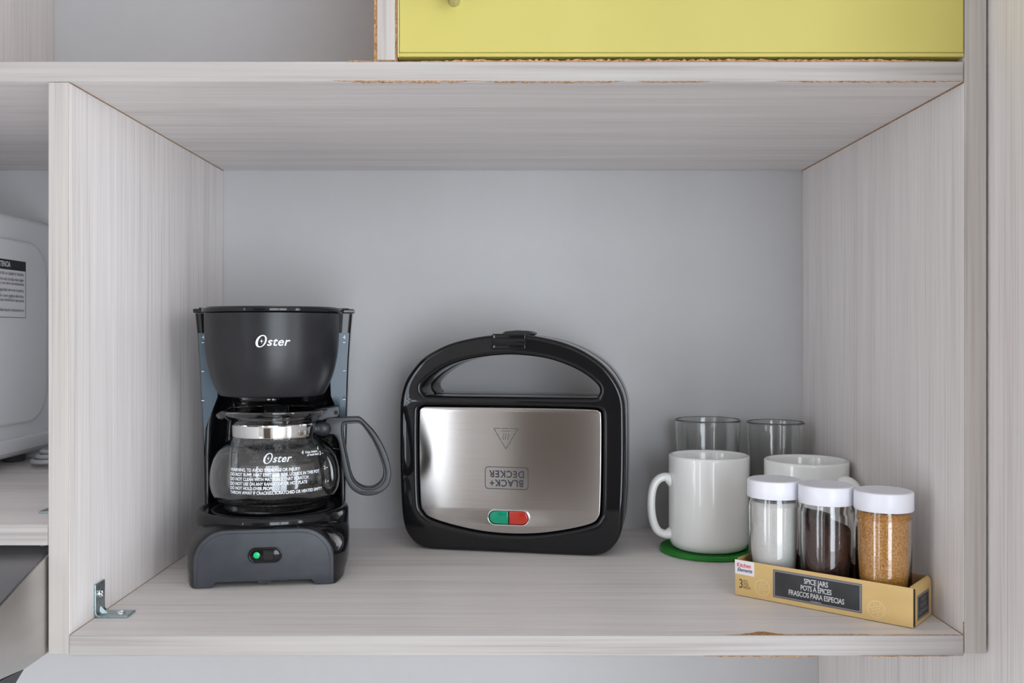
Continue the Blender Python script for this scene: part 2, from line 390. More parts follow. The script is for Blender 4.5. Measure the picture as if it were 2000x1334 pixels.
# zinc corner brackets with screws
def bracket(x, y, z, sgn, L=0.0270, name='corner_bracket'):
    """upright leg on a panel face at x, flat leg on the board at z, running to sgn * x"""
    wd = 0.0178; t = 0.0017; bm = bmesh.new()
    prof = [(0, L), (t, L), (t, 0.0048)] + [(t+0.0031*(1-math.cos(a)), 0.0048-0.0031*math.sin(a)) for a in (PI/6, PI/3, PI/2)] + [(L, t), (L, 0), (0.004, 0), (0.0012, 0.0012), (0, 0.004)]
    add_loft(bm, [[(x+sgn*px, y, z+pz+0.2305) for px, pz in prof], [(x+sgn*px, y+wd, z+pz+0.2305) for px, pz in prof]])
    o = obj(name, bm, M_zinc, unit, bevel=0.0003, smooth=30, label='zinc corner bracket')
    def screw(c, axis):
        b = lathe([(0,0.0016),(0.0016,0.0015),(0.0032,0.0008),(0.0036,0),(0,0)], 20)
        add_box(b, -0.0022, 0.0022, -0.0004, 0.0004, 0.0012, 0.00185); add_box(b, -0.0004, 0.0004, -0.0022, 0.0022, 0.0012, 0.00185)
        for v in b.verts:
            p = v.co.copy()
            v.co = (c[0]+sgn*p.z, c[1]+p.x, c[2]+p.y) if axis == 'x' else (c[0]+p.x, c[1]+p.y, c[2]+p.z)
        obj('screw', b, M_chrome, o, smooth=30)
    screw((x+sgn*t, y+wd/2, z+0.2305+L*0.66), 'x'); screw((x+sgn*L*0.68, y+wd/2, z+0.2305+t), 'z')
    rib = bmesh.new()
    f = [rib.verts.new(p) for p in ((x+sgn*t, y+wd/2-0.003, z+0.2305+t), (x+sgn*t, y+wd/2+0.003, z+0.2305+t), (x+sgn*(t+0.006), y+wd/2, z+0.2305+t), (x+sgn*t, y+wd/2, z+0.2305+t+0.006))]
    for q in ((0,1,2),(0,3,1),(1,3,2),(0,2,3)): rib.faces.new([f[i] for i in q])
    obj('gusset', rib, M_zinc, o)
bracket(DL1, 0.0430, BB1, 1)
bracket(DL0, 0.0450, -0.1462, -1, 0.0300)

# tall side panel of the cupboard at the right, reaching past the shelf unit
tp = obj('tall_side_panel', box(0.3676, 0.3856, -0.24, DEPTH-0.0004, 0.0, RH-0.002), M_wood_z, bevel=0.0008)
tag(tp, 'tall pale wood-grain side panel running past the right end of the shelf unit', 'panel')

# ------------------------------------------------------------------ range hood below the microwave shelf
hood = empty('range_hood', (DL0-0.0012, 0, E-0.2446), 0, 'stainless steel range hood under the microwave shelf at lower left', 'range hood')
def prism_x(poly, x0, x1):
    bm = bmesh.new(); add_loft(bm, [[(x0, y, z) for y, z in poly], [(x1, y, z) for y, z in poly]]); return bm
hz = 0.2446
side = [(DEPTH-0.001, -0.1635+hz), (0.030, -0.1640+hz), (0.0, -0.1702+hz), (-0.057, -0.1876+hz), (-0.130, -0.2080+hz), (-0.130, -0.2330+hz), (-0.057, -0.2412+hz), (-0.032, 0.0), (DEPTH-0.001, 0.0)]
obj('body', prism_x(side, -0.58, 0.0), M_hood, hood, bevel=0.0008)
topf = [(0.028, -0.1638+hz+0.0009), (0.0, -0.1700+hz+0.0011), (-0.057, -0.1874+hz+0.0011), (-0.130, -0.2078+hz+0.0011), (-0.130, -0.2085+hz), (-0.057, -0.1880+hz), (0.0, -0.1706+hz), (0.028, -0.1645+hz)]
obj('top_panel', prism_x(topf, -0.58, -0.0022), M_hoodtop, hood, label='darker steel top panel')
obj('filter_tray', prism_x([(-0.0325, -0.0002), (-0.046, -0.0068), (-0.128, -0.0068), (-0.128, 0.0085), (-0.057, 0.0025)], -0.56, -0.001), M_dark, hood, label='dark grey underside tray')
obj('screw', lathe([(0,0.0009),(0.0016,0.0007),(0.002,0),(0,0)], 16, cx=-0.006, cy=0.006), M_chrome, hood).location = (0, 0, -0.1640+hz+0.0006)

# ------------------------------------------------------------------ microwave, seen by its side
MX = -0.5315; MZ = E-0.1458
mw = empty('microwave', (MX, 0.20, MZ), 0, 'pale grey microwave oven on the left shelf, seen by its side with a warning sticker', 'microwave')
mb, mt, my0, my1 = 0.0105, 0.2745, -0.165, 0.188
rings = []
prof = [(-0.40, mb), (-0.008, mb), (-0.002, mb+0.004), (0.0, mb+0.012), (0.0, mt-0.010), (-0.003, mt-0.003), (-0.010, mt), (-0.40, mt)]
obj('housing', (lambda b: (add_loft(b, [[(x, y, z) for x, z in prof] for y in (my0, my1)]), b)[1])(bmesh.new()), M_micro, mw, bevel=0.003, seg=3)
# raised field pressed into the side sheet
def stand_side(bm, x):
    for v in bm.verts:
        a, b, c = v.co; v.co = (x+c, a, b)
    return bm
emb = plate([rrect(-0.152, 0.164, 0.047, 0.246, 0.040, 10)], 0.006, 0.0045, 4)
obj('side_field', stand_side(emb, 0.0), M_micro, mw, smooth=60, label='raised field pressed in the side')
obj('lower_rail', stand_side(plate([rrect(-0.160, 0.184, 0.0165, 0.0325, 0.006)], 0.003, 0.0025, 3), 0.0), M_micro, mw, smooth=60)
# sticker: right edge at y = 0.325 (world), cut off by the frame on the left
sy1 = 0.3130-0.20; sz0, sz1 = 0.1462+0.0157, 0.1462+0.0768
st = obj('warning_sticker', stand_side(plate([[(sy1-0.115, sz0), (sy1, sz0), (sy1, sz1), (sy1-0.115, sz1)]], 0.0001), 0.00615), M_paper, mw, label='white warning sticker with a black heading')
hd = obj('heading', stand_side(plate([[(sy1-0.115, sz1-0.0105), (sy1, sz1-0.0105), (sy1, sz1), (sy1-0.115, sz1)]], 0.0001), 0.0063), M_blackink, st)
fr = obj('border', stand_side(plate([[(sy1-0.115, sz0), (sy1, sz0), (sy1, sz1), (sy1-0.115, sz1)], [(sy1-0.1145, sz0+0.0005), (sy1-0.0005, sz0+0.0005), (sy1-0.0005, sz1-0.0005), (sy1-0.1145, sz1-0.0005)]], 0.0001), 0.0063), M_blackink, st)
def side_text(body, size, y_right, z, m, sx=1.0, bold=0.0):
    b = text_bm(body, size, 'RIGHT', sx=sx, bold=bold)
    for v in b.verts: v.co.x += y_right; v.co.y += z
    obj('lettering', stand_side(b, 0.0065), m, st)
side_text('ADVERTENCIA', 0.0078, sy1-0.0325, sz1-0.0052, M_paper, 0.74, 0.0002)
for i, (t, dz) in enumerate([('DESPRENDER LA CUBIERTA TRASERA', 0.0148), ('puerta está torcida, tiene algún', 0.0205), ('daño y no cierra correctamente', 0.0248), ('de seguridad cierre de la puerta.', 0.0318), ('protección contra golpes eléctricos,', 0.0380), ('circuito domiciliario que posea', 0.0425), ('Esto debe hacerlo únicamente en', 0.0530)]):
    side_text(t, 0.0047 if i else 0.0040, sy1-0.0045, sz1-dz, M_blackink, 0.92)
for fx in (-0.37, -0.03):
    for fy in (my0+0.03, my1-0.03):
        obj('foot', lathe([(0,0),(0.011,0),(0.012,0.002),(0.012,mb+0.0005),(0,mb+0.0005)], 24, cx=fx, cy=fy), M_dark, mw, smooth=40)
obj('door', box(-0.40, 0.0, my0-0.022, my0-0.0005, mb, mt), M_dark, mw, bevel=0.003)
# power cord coiled beside the rear foot
pts = []
for i in range(0, 121):
    a = 2*PI*i/40; r = 1.0-0.15*i/40
    pts.append((0.033+0.026*r*math.cos(a), 0.138+0.047*r*math.sin(a), 0.0032+0.0046*i/40))
obj('power_cord', tube(pts, 0.0027, n=10, side=Vector((0,0,1))), M_cord, mw, smooth=60, label='grey power cord in a coil')

# ------------------------------------------------------------------ lettering shared by coffee maker and carafe
def oster_bm(width):
    """script-like wordmark: tall slanted O with a four-point star, then bold slanted letters; unit = width"""
    def ell(cx, cy, rx, ry, sh, n=40, rev=False):
        p = [(cx+rx*math.cos(2*PI*i/n)+sh*ry*math.sin(2*PI*i/n), cy+ry*math.sin(2*PI*i/n)) for i in range(n)]
        return p[::-1] if rev else p
    b = plate([ell(0.185, 0.0, 0.150, 0.178, 0.28), ell(0.195, 0.0, 0.092, 0.148, 0.28, rev=True)], 0.0)
    star = []
    for k in range(8):
        a = PI/2+k*PI/4; r = (0.074 if k % 4 == 0 else 0.058) if k % 2 == 0 else 0.017
        star.append((0.197+r*math.cos(a), r*math.sin(a)))
    merge(b, plate([star], 0.0))
    t = text_bm('ster', 0.36, 'LEFT', 0.28, 0.006, 1.06, sx=1.0)
    xs = [v.co.x for v in t.verts]; ys = [v.co.y for v in t.verts]
    sx = 0.655/(max(xs)-min(xs)); m = min(xs); yb = min(ys)
    for v in t.verts: v.co.x = 0.345+(v.co.x-m)*sx; v.co.y = (v.co.y-yb)*0.95-0.135
    merge(b, t)
    for v in b.verts: v.co.x = (v.co.x-0.5)*width; v.co.y *= width
    return b

# ------------------------------------------------------------------ coffee maker
A8 = math.radians(8)
cm = empty('coffee_maker', (-0.2202, 0.1397, SH), A8, 'black four cup drip coffee maker beside the left divider', 'coffee maker')
def arch(hw, h, rc, z0=0.0, n=12, flare=0.0):
    """arch outline from left foot over the top to right foot"""
    p = [(-hw-flare, z0)]
    p.append((-hw, z0+(h-rc-z0)*0.5))
    for k in range(n+1):
        a = PI-PI/2*k/n; p.append((-hw+rc+rc*math.cos(a), h-rc+rc*math.sin(a)*1.0))
    for k in range(n+1):
        a = PI/2-PI/2*k/n; p.append((hw-rc+rc*math.cos(a), h-rc+rc*math.sin(a)))
    p.append((hw, z0+(h-rc-z0)*0.5)); p.append((hw+flare, z0))
    return p
# base shell: the arched front flares back into the wide drum
rings = []
for (y, hw, h, rc, z0, fl) in ((0.0, 0.0612, 0.0508, 0.029, 0.0002, 0.001), (0.0015, 0.0625, 0.0518, 0.029, 0.0002, 0.001), (0.008, 0.0668, 0.0527, 0.030, 0.0010, 0.000), (0.020, 0.0712, 0.0528, 0.030, 0.0020, -0.001), (0.036, 0.0742, 0.0520, 0.026, 0.0030, -0.003), (0.060, 0.0752, 0.0515, 0.020, 0.0030, -0.004), (0.110, 0.0735, 0.0515, 0.014, 0.0030, -0.003), (0.146, 0.0715, 0.0515, 0.012, 0.0030, -0.001), (0.149, 0.0700, 0.0505, 0.012, 0.0040, 0.0)):
    rings.append([(x, y, z) for x, z in arch(hw, h, rc, z0, 12, fl)+[(hw-0.0140, z0), (hw-0.0180, 0.0048), (-hw+0.0180, 0.0048), (-hw+0.0140, z0)]])
bm = bmesh.new(); add_loft(bm, rings)
obj('base', bm, M_black_gloss, cm, smooth=35)
DC = 0.080                                   # drum and carafe axis, behind the front
obj('drum', lathe([(0,0.030),(0.0730,0.030),(0.0738,0.0520),(0.0735,0.0555),(0.0722,0.0580),(0.0700,0.0592),(0.0672,0.0592),(0.0655,0.0583),(0.0650,0.0572),(0,0.0572)], 96, 1.0, 0.94, 0, DC), M_black_gloss, cm, smooth=50)
obj('warming_plate', lathe([(0,0.0568),(0.0560,0.0568),(0.0575,0.0580),(0.0590,0.0578),(0.0596,0.0570),(0.0596,0.0560),(0,0.0560)], 96, 1, 0.97, 0, DC), M_black_soft, cm, smooth=40)
# satin front panel with two feet
def panel_outline(hw, h, rc, foot, fh):
    p = arch(hw, h, rc, 0.0006)
    p += [(hw-foot, 0.0006), (hw-foot-0.004, fh), (-hw+foot+0.004, fh), (-hw+foot, 0.0006)]
    return p
obj('rim', to_front(plate([panel_outline(0.0622, 0.0515, 0.029, 0.0150, 0.0046)], 0.0020, 0.0008), 0, 0.0004, 0), M_panel, cm, smooth=40)
obj('front_panel', to_front(plate([panel_outline(0.0588, 0.0484, 0.027, 0.0128, 0.0050)], 0.0012, 0.0005), 0, -0.0012, 0.0002), M_panel, cm, smooth=40)
obj('foot', box(-0.006, 0.006, 0.0002, 0.012, 0.0030, 0.0062), M_dark, cm)
# switch
swc = (0.0010, 0.0286)
sp = obj('switch_plate', to_front(plate([rrect(-0.0152, 0.0152, -0.0070, 0.0070, 0.0069, 10), rrect(-0.0132, 0.0132, -0.0052, 0.0052, 0.0051, 10)], 0.0011, 0.0006), swc[0], -0.0026, swc[1]), M_black_gloss, cm, smooth=50)
rk = obj('rocker', to_front(plate([rrect(-0.0130, 0.0130, -0.0050, 0.0050, 0.0049, 10)], 0.0012, 0.0004), swc[0], -0.0017, swc[1]), M_black_gloss, cm, smooth=40, label='glossy black rocker switch')
bm = bmesh.new(); add_loft(bm, [[(swc[0]-0.0015, -0.0028, swc[1]-0.0046), (swc[0]+0.0080, -0.0028, swc[1]-0.0040), (swc[0]+0.0080, -0.0028, swc[1]+0.0040), (swc[0]-0.0015, -0.0028, swc[1]+0.0046)], [(swc[0]-0.0015, -0.0032, swc[1]-0.0045), (swc[0]+0.0075, -0.0052, swc[1]-0.0036), (swc[0]+0.0075, -0.0052, swc[1]+0.0036), (swc[0]-0.0015, -0.0032, swc[1]+0.0045)]])
obj('rocker_tip', bm, M_black_soft, rk, bevel=0.0005)
obj('dot', to_front(lathe([(0,0.0006),(0.0022,0.0005),(0.0031,0.0),(0,0.0)], 24), swc[0]-0.0074, -0.0028, swc[1]), M_lens_dot, rk, smooth=40, label='green dot')
# rear column, water tank above it; a U-shaped section that hugs the carafe
def u_section(hw, yb, yf, inner, yi, z, r=0.012):
    """outer half width hw, back yb, wing fronts yf, inner half width, recess wall yi"""
    pts = []
    def arc(cx, cy, rr, a0, a1, n=5):
        for k in range(n+1):
            a = math.radians(a0+(a1-a0)*k/n); pts.append((cx+rr*math.cos(a), cy+rr*math.sin(a), z))
    arc(hw-r, yb-r, r, 0, 90); arc(-hw+r, yb-r, r, 90, 180)
    wr = min(0.0035, (hw-inner)*0.45)
    arc(-hw+wr, yf+wr, wr, 180, 270); arc(-inner-wr, yf+wr, wr, 270, 360)
    arc(-inner+0.02, yi-0.02, 0.02, 180, 90); arc(inner-0.02, yi-0.02, 0.02, 90, 0)
    arc(inner+wr, yf+wr, wr, 180, 270); arc(hw-wr, yf+wr, wr, 270, 360)
    return pts
bm = bmesh.new()
add_loft(bm, [u_section(0.0695, 0.149, 0.099, 0.0648, 0.1450, 0.050), u_section(0.0700, 0.149, 0.099, 0.0648, 0.1450, 0.080), u_section(0.0705, 0.149, 0.099, 0.0648, 0.1450, 0.1066)])
obj('rear_column', bm, M_black_gloss, cm, smooth=35)
bm = bmesh.new()
tank = [(0.1072, 0.0706, 0.0648, 0.099), (0.135, 0.0712, 0.0628, 0.098), (0.155, 0.0716, 0.0590, 0.094), (0.166, 0.0720, 0.0545, 0.092), (0.180, 0.0724, 0.0540, 0.091), (0.205, 0.0735, 0.0560, 0.090), (0.230, 0.0752, 0.0575, 0.089), (0.2495, 0.0770, 0.0590, 0.088)]
add_loft(bm, [u_section(hw, 0.149, yf, inn, 0.1450, z) for z, hw, inn, yf in tank])
tk = obj('water_tank', bm, M_black_gloss, cm, smooth=35)
# smoked level windows on the front of both wings, with little white marks
for s in (-1, 1):
    bm = bmesh.new(); rr = []
    for z, hw, inn, yf in tank[0:7]:
        a, b = inn+0.0012+(0.004 if z < 0.15 else 0.0), hw-0.0012
        q = [(s*a, yf-0.0006, z), (s*b, yf-0.0004, z), (s*b, yf+0.003, z), (s*a, yf+0.003, z)]
        rr.append(q)
    add_loft(bm, rr)
    wdw = obj('level_window', bm, M_window, tk, smooth=30, label='smoked grey water level window')
    for z, k in ((0.2205, 1), (0.192, 0), (0.163, 0)):
        x = s*0.0690
        obj('level_mark', box(x-0.0012, x+0.0012, 0.0865, 0.0905, z-0.0004, z+0.0004), M_whiteink, tk)
        if k: obj('level_number', to_front(text_bm('4', 0.0058, 'CENTER'), x, 0.0886, z+0.0050), M_whiteink, tk)
# brew basket, its lid and the drip valve
BC = 0.072
def basket_r(z):
    P = [(0.1690,0.0490),(0.1705,0.0507),(0.178,0.0545),(0.186,0.0578),(0.196,0.0607),(0.208,0.0630),(0.222,0.0643),(0.236,0.0647),(0.2490,0.0648)]
    if z <= P[0][0]: return P[0][1]
    for (za, ra), (zb, rb) in zip(P, P[1:]):
        if z <= zb: return ra+(rb-ra)*(z-za)/(zb-za)
    return P[-1][1]
prof = [(0, 0.1700), (0.0475, 0.1690)] + [(basket_r(z), z) for z in [0.1693, 0.1705]+[0.1705+0.0785*k/20 for k in range(1, 21)]] + [(0.0640, 0.2494), (0, 0.2494)]
bk = obj('brew_basket', lathe(prof, 96, 1, 0.93, 0, BC), M_black_soft, cm, smooth=40, label='matte black brew basket')
def shift_x(b, d):
    for v in b.verts: v.co.x += d
    return b
lg = shift_x(oster_bm(0.0325), 0.0062)
obj('wordmark', wrap(lg, lambda z: basket_r(z), 0, BC-0.0005, 0.2225, 0.0004, 1.0), M_whiteink, bk)
for v in bpy.data.objects['wordmark'].data.vertices:      # follow the slightly oval basket
    v.co.y = BC+(v.co.y-BC)*0.93-0.0004
# lid follows basket front and tank back
out = [(0.0672*math.cos(a), BC+0.0625*math.sin(a)) for a in [PI+PI*k/40 for k in range(41)]]
out += [(0.0688, 0.086), (0.0785, 0.088), (0.0795, 0.094), (0.0790, 0.140), (0.070, 0.150), (-0.070, 0.150), (-0.0790, 0.140), (-0.0795, 0.094), (-0.0785, 0.088), (-0.0688, 0.086)]
lp = plate([out], 0.0021, 0.0012)
for v in lp.verts: v.co.z += 0.2520
obj('lid', lp, M_black_gloss, cm, smooth=45)
lp = plate([[(x*0.93, BC+(y-BC)*0.93) for x, y in out]], 0.0006, 0.0004)
for v in lp.verts: v.co.z += 0.2545
obj('lid_panel', lp, M_black_soft, cm, smooth=45)
obj('drip_valve', lathe([(0,0.1640),(0.006,0.1640),(0.0065,0.1655),(0.012,0.1660),(0.0135,0.1680),(0.0145,0.1700),(0,0.1700)], 40, 1, 1, 0, BC), M_chrome, cm, smooth=40, label='chrome drip valve')

# ------------------------------------------------------------------ glass carafe on the warming plate
DX, DY = 0.0022, DC-0.001                    # where the pot stands on the plate
ox, oy = -0.2202+DX*math.cos(A8)-DY*math.sin(A8), 0.1397+DX*math.sin(A8)+DY*math.cos(A8)
CZ0 = SH+0.0584
cf = empty('carafe', (ox, oy, CZ0), A8, 'glass coffee pot with steel collar and black handle standing on the warming plate', 'carafe')
CP = [(0.0480,0.0000),(0.0500,0.0012),(0.0510,0.0040),(0.0530,0.0065),(0.0576,0.0105),(0.0610,0.0165),(0.0625,0.0235),(0.0628,0.0300),(0.0621,0.0380),(0.0605,0.0450),(0.0578,0.0520),(0.0540,0.0580),(0.0495,0.0625),(0.0455,0.0655),(0.0430,0.0685),(0.0421,0.0720),(0.0420,0.0820),(0.0429,0.0848),(0.0456,0.0878),(0.0496,0.0908),(0.0522,0.0944)]
sm = [(v.x, v.y) for v in smooth_path([(r, z, 0) for r, z in CP], 4)]
def carafe_r(z):
    for (ra, za), (rb, zb) in zip(sm, sm[1:]):
        if za <= z <= zb and zb > za: return ra+(rb-ra)*(z-za)/(zb-za)
    return 0.05
TH = 0.0017
inner = []
for i, (r, z) in enumerate(sm):
    a = sm[max(i-1,0)]; b = sm[min(i+1,len(sm)-1)]
    t = Vector((b[0]-a[0], b[1]-a[1])).normalized()
    inner.append((r-TH*t.y, z+TH*t.x))
prof = [(0,0.0)]+sm+[(0.0526,0.0956),(0.0523,0.0966),(0.0512,0.0968)]+[p for p in inner[::-1] if p[1] > 0.0028]+[(0.044,0.0028),(0,0.0028)]
n = 96
bm = lathe(prof, n)
for v in bm.verts:                           # pull a pouring spout out of the rim on the left
    if v.co.z > 0.0835:
        a = math.atan2(v.co.y, v.co.x); d = abs(abs(a)-PI)
        f = max(0.0, 1-(d/0.42)**2)**1.5*min(1, (v.co.z-0.0835)/0.008)
        v.co.x -= 0.0050*f; v.co.z -= 0.0052*f
obj('glass_bowl', bm, M_glass, cf, smooth=60, label='clear glass bowl with a pouring lip')
obj('collar', lathe([(0.0422,0.0712),(0.0429,0.0712),(0.0431,0.0718),(0.0431,0.0818),(0.0429,0.0824),(0.0422,0.0824)], 96, closed=True), M_chrome, cf, smooth=40, label='polished steel collar')
# print on the front of the glass
lines = ['WARNING, TO AVOID BREAKAGE OR INJURY:', 'DO NOT BUMP, HEAT EMPTY OR BOIL LIQUIDS IN THIS POT', 'DO NOT CLEAN WITH MATERIALS THAT SCRATCH', 'DO NOT USE ON ANY RANGETOP OR HOT PLATE', 'DO NOT HOLD OVER PEOPLE', 'THROW AWAY IF CRACKED, SCRATCHED OR HEATED EMPTY']
bm = bmesh.new()
for i, t in enumerate(lines):
    b = text_bm(t, 0.0041, 'LEFT', 0.0, 0.00012, 1.0)
    if i == 0: wk = 0.0885/max(v.co.x for v in text_bm(lines[1], 0.0041, 'LEFT', 0.0, 0.00012, 1.0).verts)
    for v in b.verts: v.co.x = v.co.x*wk-0.0385; v.co.y += 0.0440-i*0.00418
    merge(bm, b)
gl = [o for o in cf.children if o.name.startswith('glass_bowl')][0]
pr = obj('printed_warning', wrap(bm, carafe_r, 0, 0, 0.0), M_whiteink, gl, label='small white printed warning lines')
obj('wordmark', wrap(shift_x(oster_bm(0.0270), 0.0072), carafe_r, 0.0, 0, 0.0545, 0.0002), M_whiteink, gl)
bm = bmesh.new()
for t, x, z, s in (('4', 0.0475, 0.0600, 0.0042), ('Cups, bottom', 0.0325, 0.0580, 0.0026), ('of metal band', 0.0345, 0.0555, 0.0026), ('4', 0.0285, 0.0580, 0.0045), ('3 –', 0.0500, 0.0555, 0.0046), ('2 –', 0.0550, 0.0420, 0.0046), ('1 –', 0.0560, 0.0290, 0.0046)):
    b = text_bm(t, s, 'LEFT', 0, 0.00012)
    for v in b.verts: v.co.x += x+0.0015; v.co.y += z
    merge(bm, b)
obj('cup_marks', wrap(bm, carafe_r, 0, 0, 0.0), M_whiteink, gl)
# print on the far side, read through the glass in mirror image
bm = bmesh.new()
back = ['ADVERTENCIA: PARA EVITAR ROTURAS O LESIONES:', 'NO GOLPEE NI CALIENTE LA JARRA VACÍA', 'NO LIMPIE CON MATERIALES QUE RAYEN', 'NO USE SOBRE ESTUFAS NI PARRILLAS', 'NO SOSTENGA SOBRE PERSONAS', 'DESECHE SI ESTÁ RAJADA O RAYADA']
for i, t in enumerate(back):
    b = text_bm(t, 0.0040, 'CENTER', 0, 0.0001)
    for v in b.verts: v.co.y += 0.0570-i*0.0038
    merge(bm, b)
wrap(bm, carafe_r, 0, 0, 0.0)
for v in bm.verts: v.co.x, v.co.y = -v.co.x, -v.co.y
obj('printed_warning', bm, M_fadeink, gl)
# black handle: loop seen face on, with a T-shaped rib
HP = lambda l: [((px-536)*0.00051, (650-py)*0.00051+0.2305-0.0582) for px, py in l]
ho = HP([(634,817),(660,816),(690,815),(699,817),(712,829),(728,847),(742,870),(752,893),(758,916),(759,932),(754,950),(744,961),(730,968),(714,970),(698,967),(684,958),(674,945),(668,928),(663,900),(660,880),(656,862),(648,850),(636,846)])
hi = HP([(666,827),(674,825),(690,824),(699,826),(708,836),(722,856),(734,880),(743,905),(747,922),(746,936),(739,948),(726,956),(712,957),(698,952),(687,942),(680,926),(674,900),(668,872),(664,848),(664,834)])
ho = [(p.x, p.y) for p in smooth_path([(a, b, 0) for a, b in ho], 4, True)]
hi = [(p.x, p.y) for p in smooth_path([(a, b, 0) for a, b in hi], 4, True)]
hn = obj('handle', to_front(plate([ho, hi], 0.0060, 0.0012), 0, -0.0020, 0), M_handle, cf, smooth=45, label='black plastic loop handle')
rib_o = [(p[0]*1.0, p[1]) for p in hi]; cxh = sum(p[0] for p in hi)/len(hi); czh = sum(p[1] for p in hi)/len(hi)
rib_i = [(cxh+(x-cxh)*0.93, czh+(z-czh)*0.95) for x, z in hi]
obj('inner_flange', to_front(plate([[(cxh+(x-cxh)*1.03, czh+(z-czh)*1.02) for x, z in hi], rib_i], 0.0078, 0.0008), 0, -0.0025, 0), M_handle, hn, smooth=45)
bm = lathe([(0,-0.0075),(0.0040,-0.0070),(0.0066,-0.0048),(0.0076,-0.0010),(0.0076,0.0020),(0.0066,0.0052),(0.0040,0.0074),(0,0.0080)], 32)
for v in bm.verts: v.co = (0.0465+v.co.z*1.1, v.co.y*1.0-0.004, 0.0768+v.co.x)
obj('clamp_knob', bm, M_handle, hn, smooth=60)
# lid hinged at the handle
ld_ = obj('lid', lathe([(0,0.0840),(0.0360,0.0840),(0.0372,0.0855),(0.0372,0.0880),(0.0355,0.0892),(0.020,0.0885),(0.0135,0.0890),(0.0125,0.0985),(0.0110,0.1000),(0,0.1000)], 64), M_black_gloss, cf, smooth=40, label='black lid sunk in the rim')
bm = plate([[(0.030,0.0890),(0.036,0.0990),(0.044,0.1010),(0.052,0.1018),(0.0605,0.1030),(0.0612,0.0955),(0.0590,0.0915),(0.050,0.0905),(0.044,0.0885)]], 0.0075, 0.0012)
obj('hinge', to_front(bm, 0.002, -0.003, -0.0035), M_handle, ld_, smooth=40)
bm = lathe([(0,-0.0088),(0.0020,-0.0088),(0.0022,-0.0080),(0.0022,0.0080),(0.0020,0.0088),(0,0.0088)], 20)
for v in bm.verts: v.co = (0.0595+v.co.x, v.co.z-0.0032, 0.0927+v.co.y)
obj('hinge_pin', bm, M_black_gloss, ld_, smooth=40)

# ------------------------------------------------------------------ sandwich press standing on its hinge edge
A10 = math.radians(-10.5)
SPX = -0.081+0.086*math.cos(A10); SPY = 0.2837+0.086*math.sin(A10)
sw = empty('sandwich_maker', (SPX, SPY, SH), A10, 'black and steel sandwich press standing on edge in the middle of the shelf', 'sandwich maker')
U = lambda l: [((u-86)/1000, h/1000) for u, h in l]
def smo(l, n=6, step=0.0022):
    """smooth closed outline, resampled to even steps"""
    P = smooth_path([(a, b, 0) for a, b in l], n, True); P.append(P[0]); out = [P[0]]; acc = 0.0
    for a, b in zip(P, P[1:]):
        d = (b-a).length
        while acc+d >= step:
            a = a.lerp(b, (step-acc)/d); out.append(a); d = (b-a).length; acc = 0.0
        acc += d
    if (out[-1]-out[0]).length < step*0.6: out.pop()
    return [(p.x, p.y) for p in out]
outer = U([(86,0.0),(40,0.0),(16,0.0),(-2,0.6),(-14,4),(-23,12),(-29.5,25),(-32.5,50),(-34,94),(-34,140),(-33,160),(-28,178),(-19.5,191.3),(-8,203.5),(8,213),(24,219.5),(42,224.0),(64,227.4),(86,228.4),(108,227.4),(130,223.4),(148,218),(164,210.6),(180,200),(191.5,188.5),(200,175),(205,160),(206,140),(206,94),(204.5,50),(201.5,25),(195,12),(186,4),(174,0.6),(156,0.0),(132,0.0)])
hand = U([(-6.5,164.5),(-9.8,171),(-6.8,177.2),(5.6,187.6),(24,197.2),(50,204),(86,207.3),(122,204),(148,196),(166,186.4),(177.5,176.5),(179.8,170.5),(177,164.6),(168,163),(86,163),(4,163)])
metal = U([(-7.5,151.3),(0,151.7),(40,151.8),(86,151.9),(132,151.8),(172,151.2),(179.3,149.2),(181.6,143),(181.6,94),(180.6,50),(178.6,40.5),(172,34),(150,27.5),(118,21.8),(86,20.0),(54,21.8),(22,27.5),(0,34),(-7.5,40.5),(-11,50),(-12.3,94),(-12.3,143),(-10.8,149.3)])
def grow(l, d):
    n = len(l); out = []
    for i in range(n):
        a, b = Vector(l[i-1]), Vector(l[(i+1) % n]); t = (b-a).normalized()
        out.append((l[i][0]-t.y*d, l[i][1]+t.x*d))
    return out
def area(l): return sum(l[i-1][0]*l[i][1]-l[i][0]*l[i-1][1] for i in range(len(l)))/2
so, shd, sme = smo(outer), smo(hand, 6, 0.0018), smo(metal, 6, 0.0018)
def scaled(l, d): return grow(l, d if area(l) < 0 else -d)
TF = 0.043                                   # front shell thickness; the back shell follows after a narrow gap
obj('front_shell', to_front(plate([so, shd, scaled(sme, 0.0012)], TF/2, 0.0045, 5), 0, TF/2, 0), M_black_gloss, sw, smooth=50)
obj('gasket', to_front(plate([scaled(so, -0.004), scaled(shd, 0.003)], 0.002, 0.0), 0, TF+0.001, 0), M_dark, sw)
back_o = [(x, max(z, 0.0)) for x, z in so]
obj('back_shell', to_front(plate([back_o, shd], 0.0205, 0.0045, 5), 0, TF+0.0025+0.0205, 0), M_black_gloss, sw, smooth=50)
# steel plate: shallow pressed face with a soft edge
pil = [(x-0.0002, z) for x, z in rrect(-0.0225, 0.0201, 0.0294, 0.0440, 0.0072, 10)]
obj('steel_plate', to_front(plate([sme, scaled(pil, 0.0002)], 0.0045, 0.0012, 4), 0, 0.0052, 0), M_brushed, sw, smooth=40, label='brushed steel plate')
plw = [o for o in sw.children if o.name.startswith('steel_plate')][0]
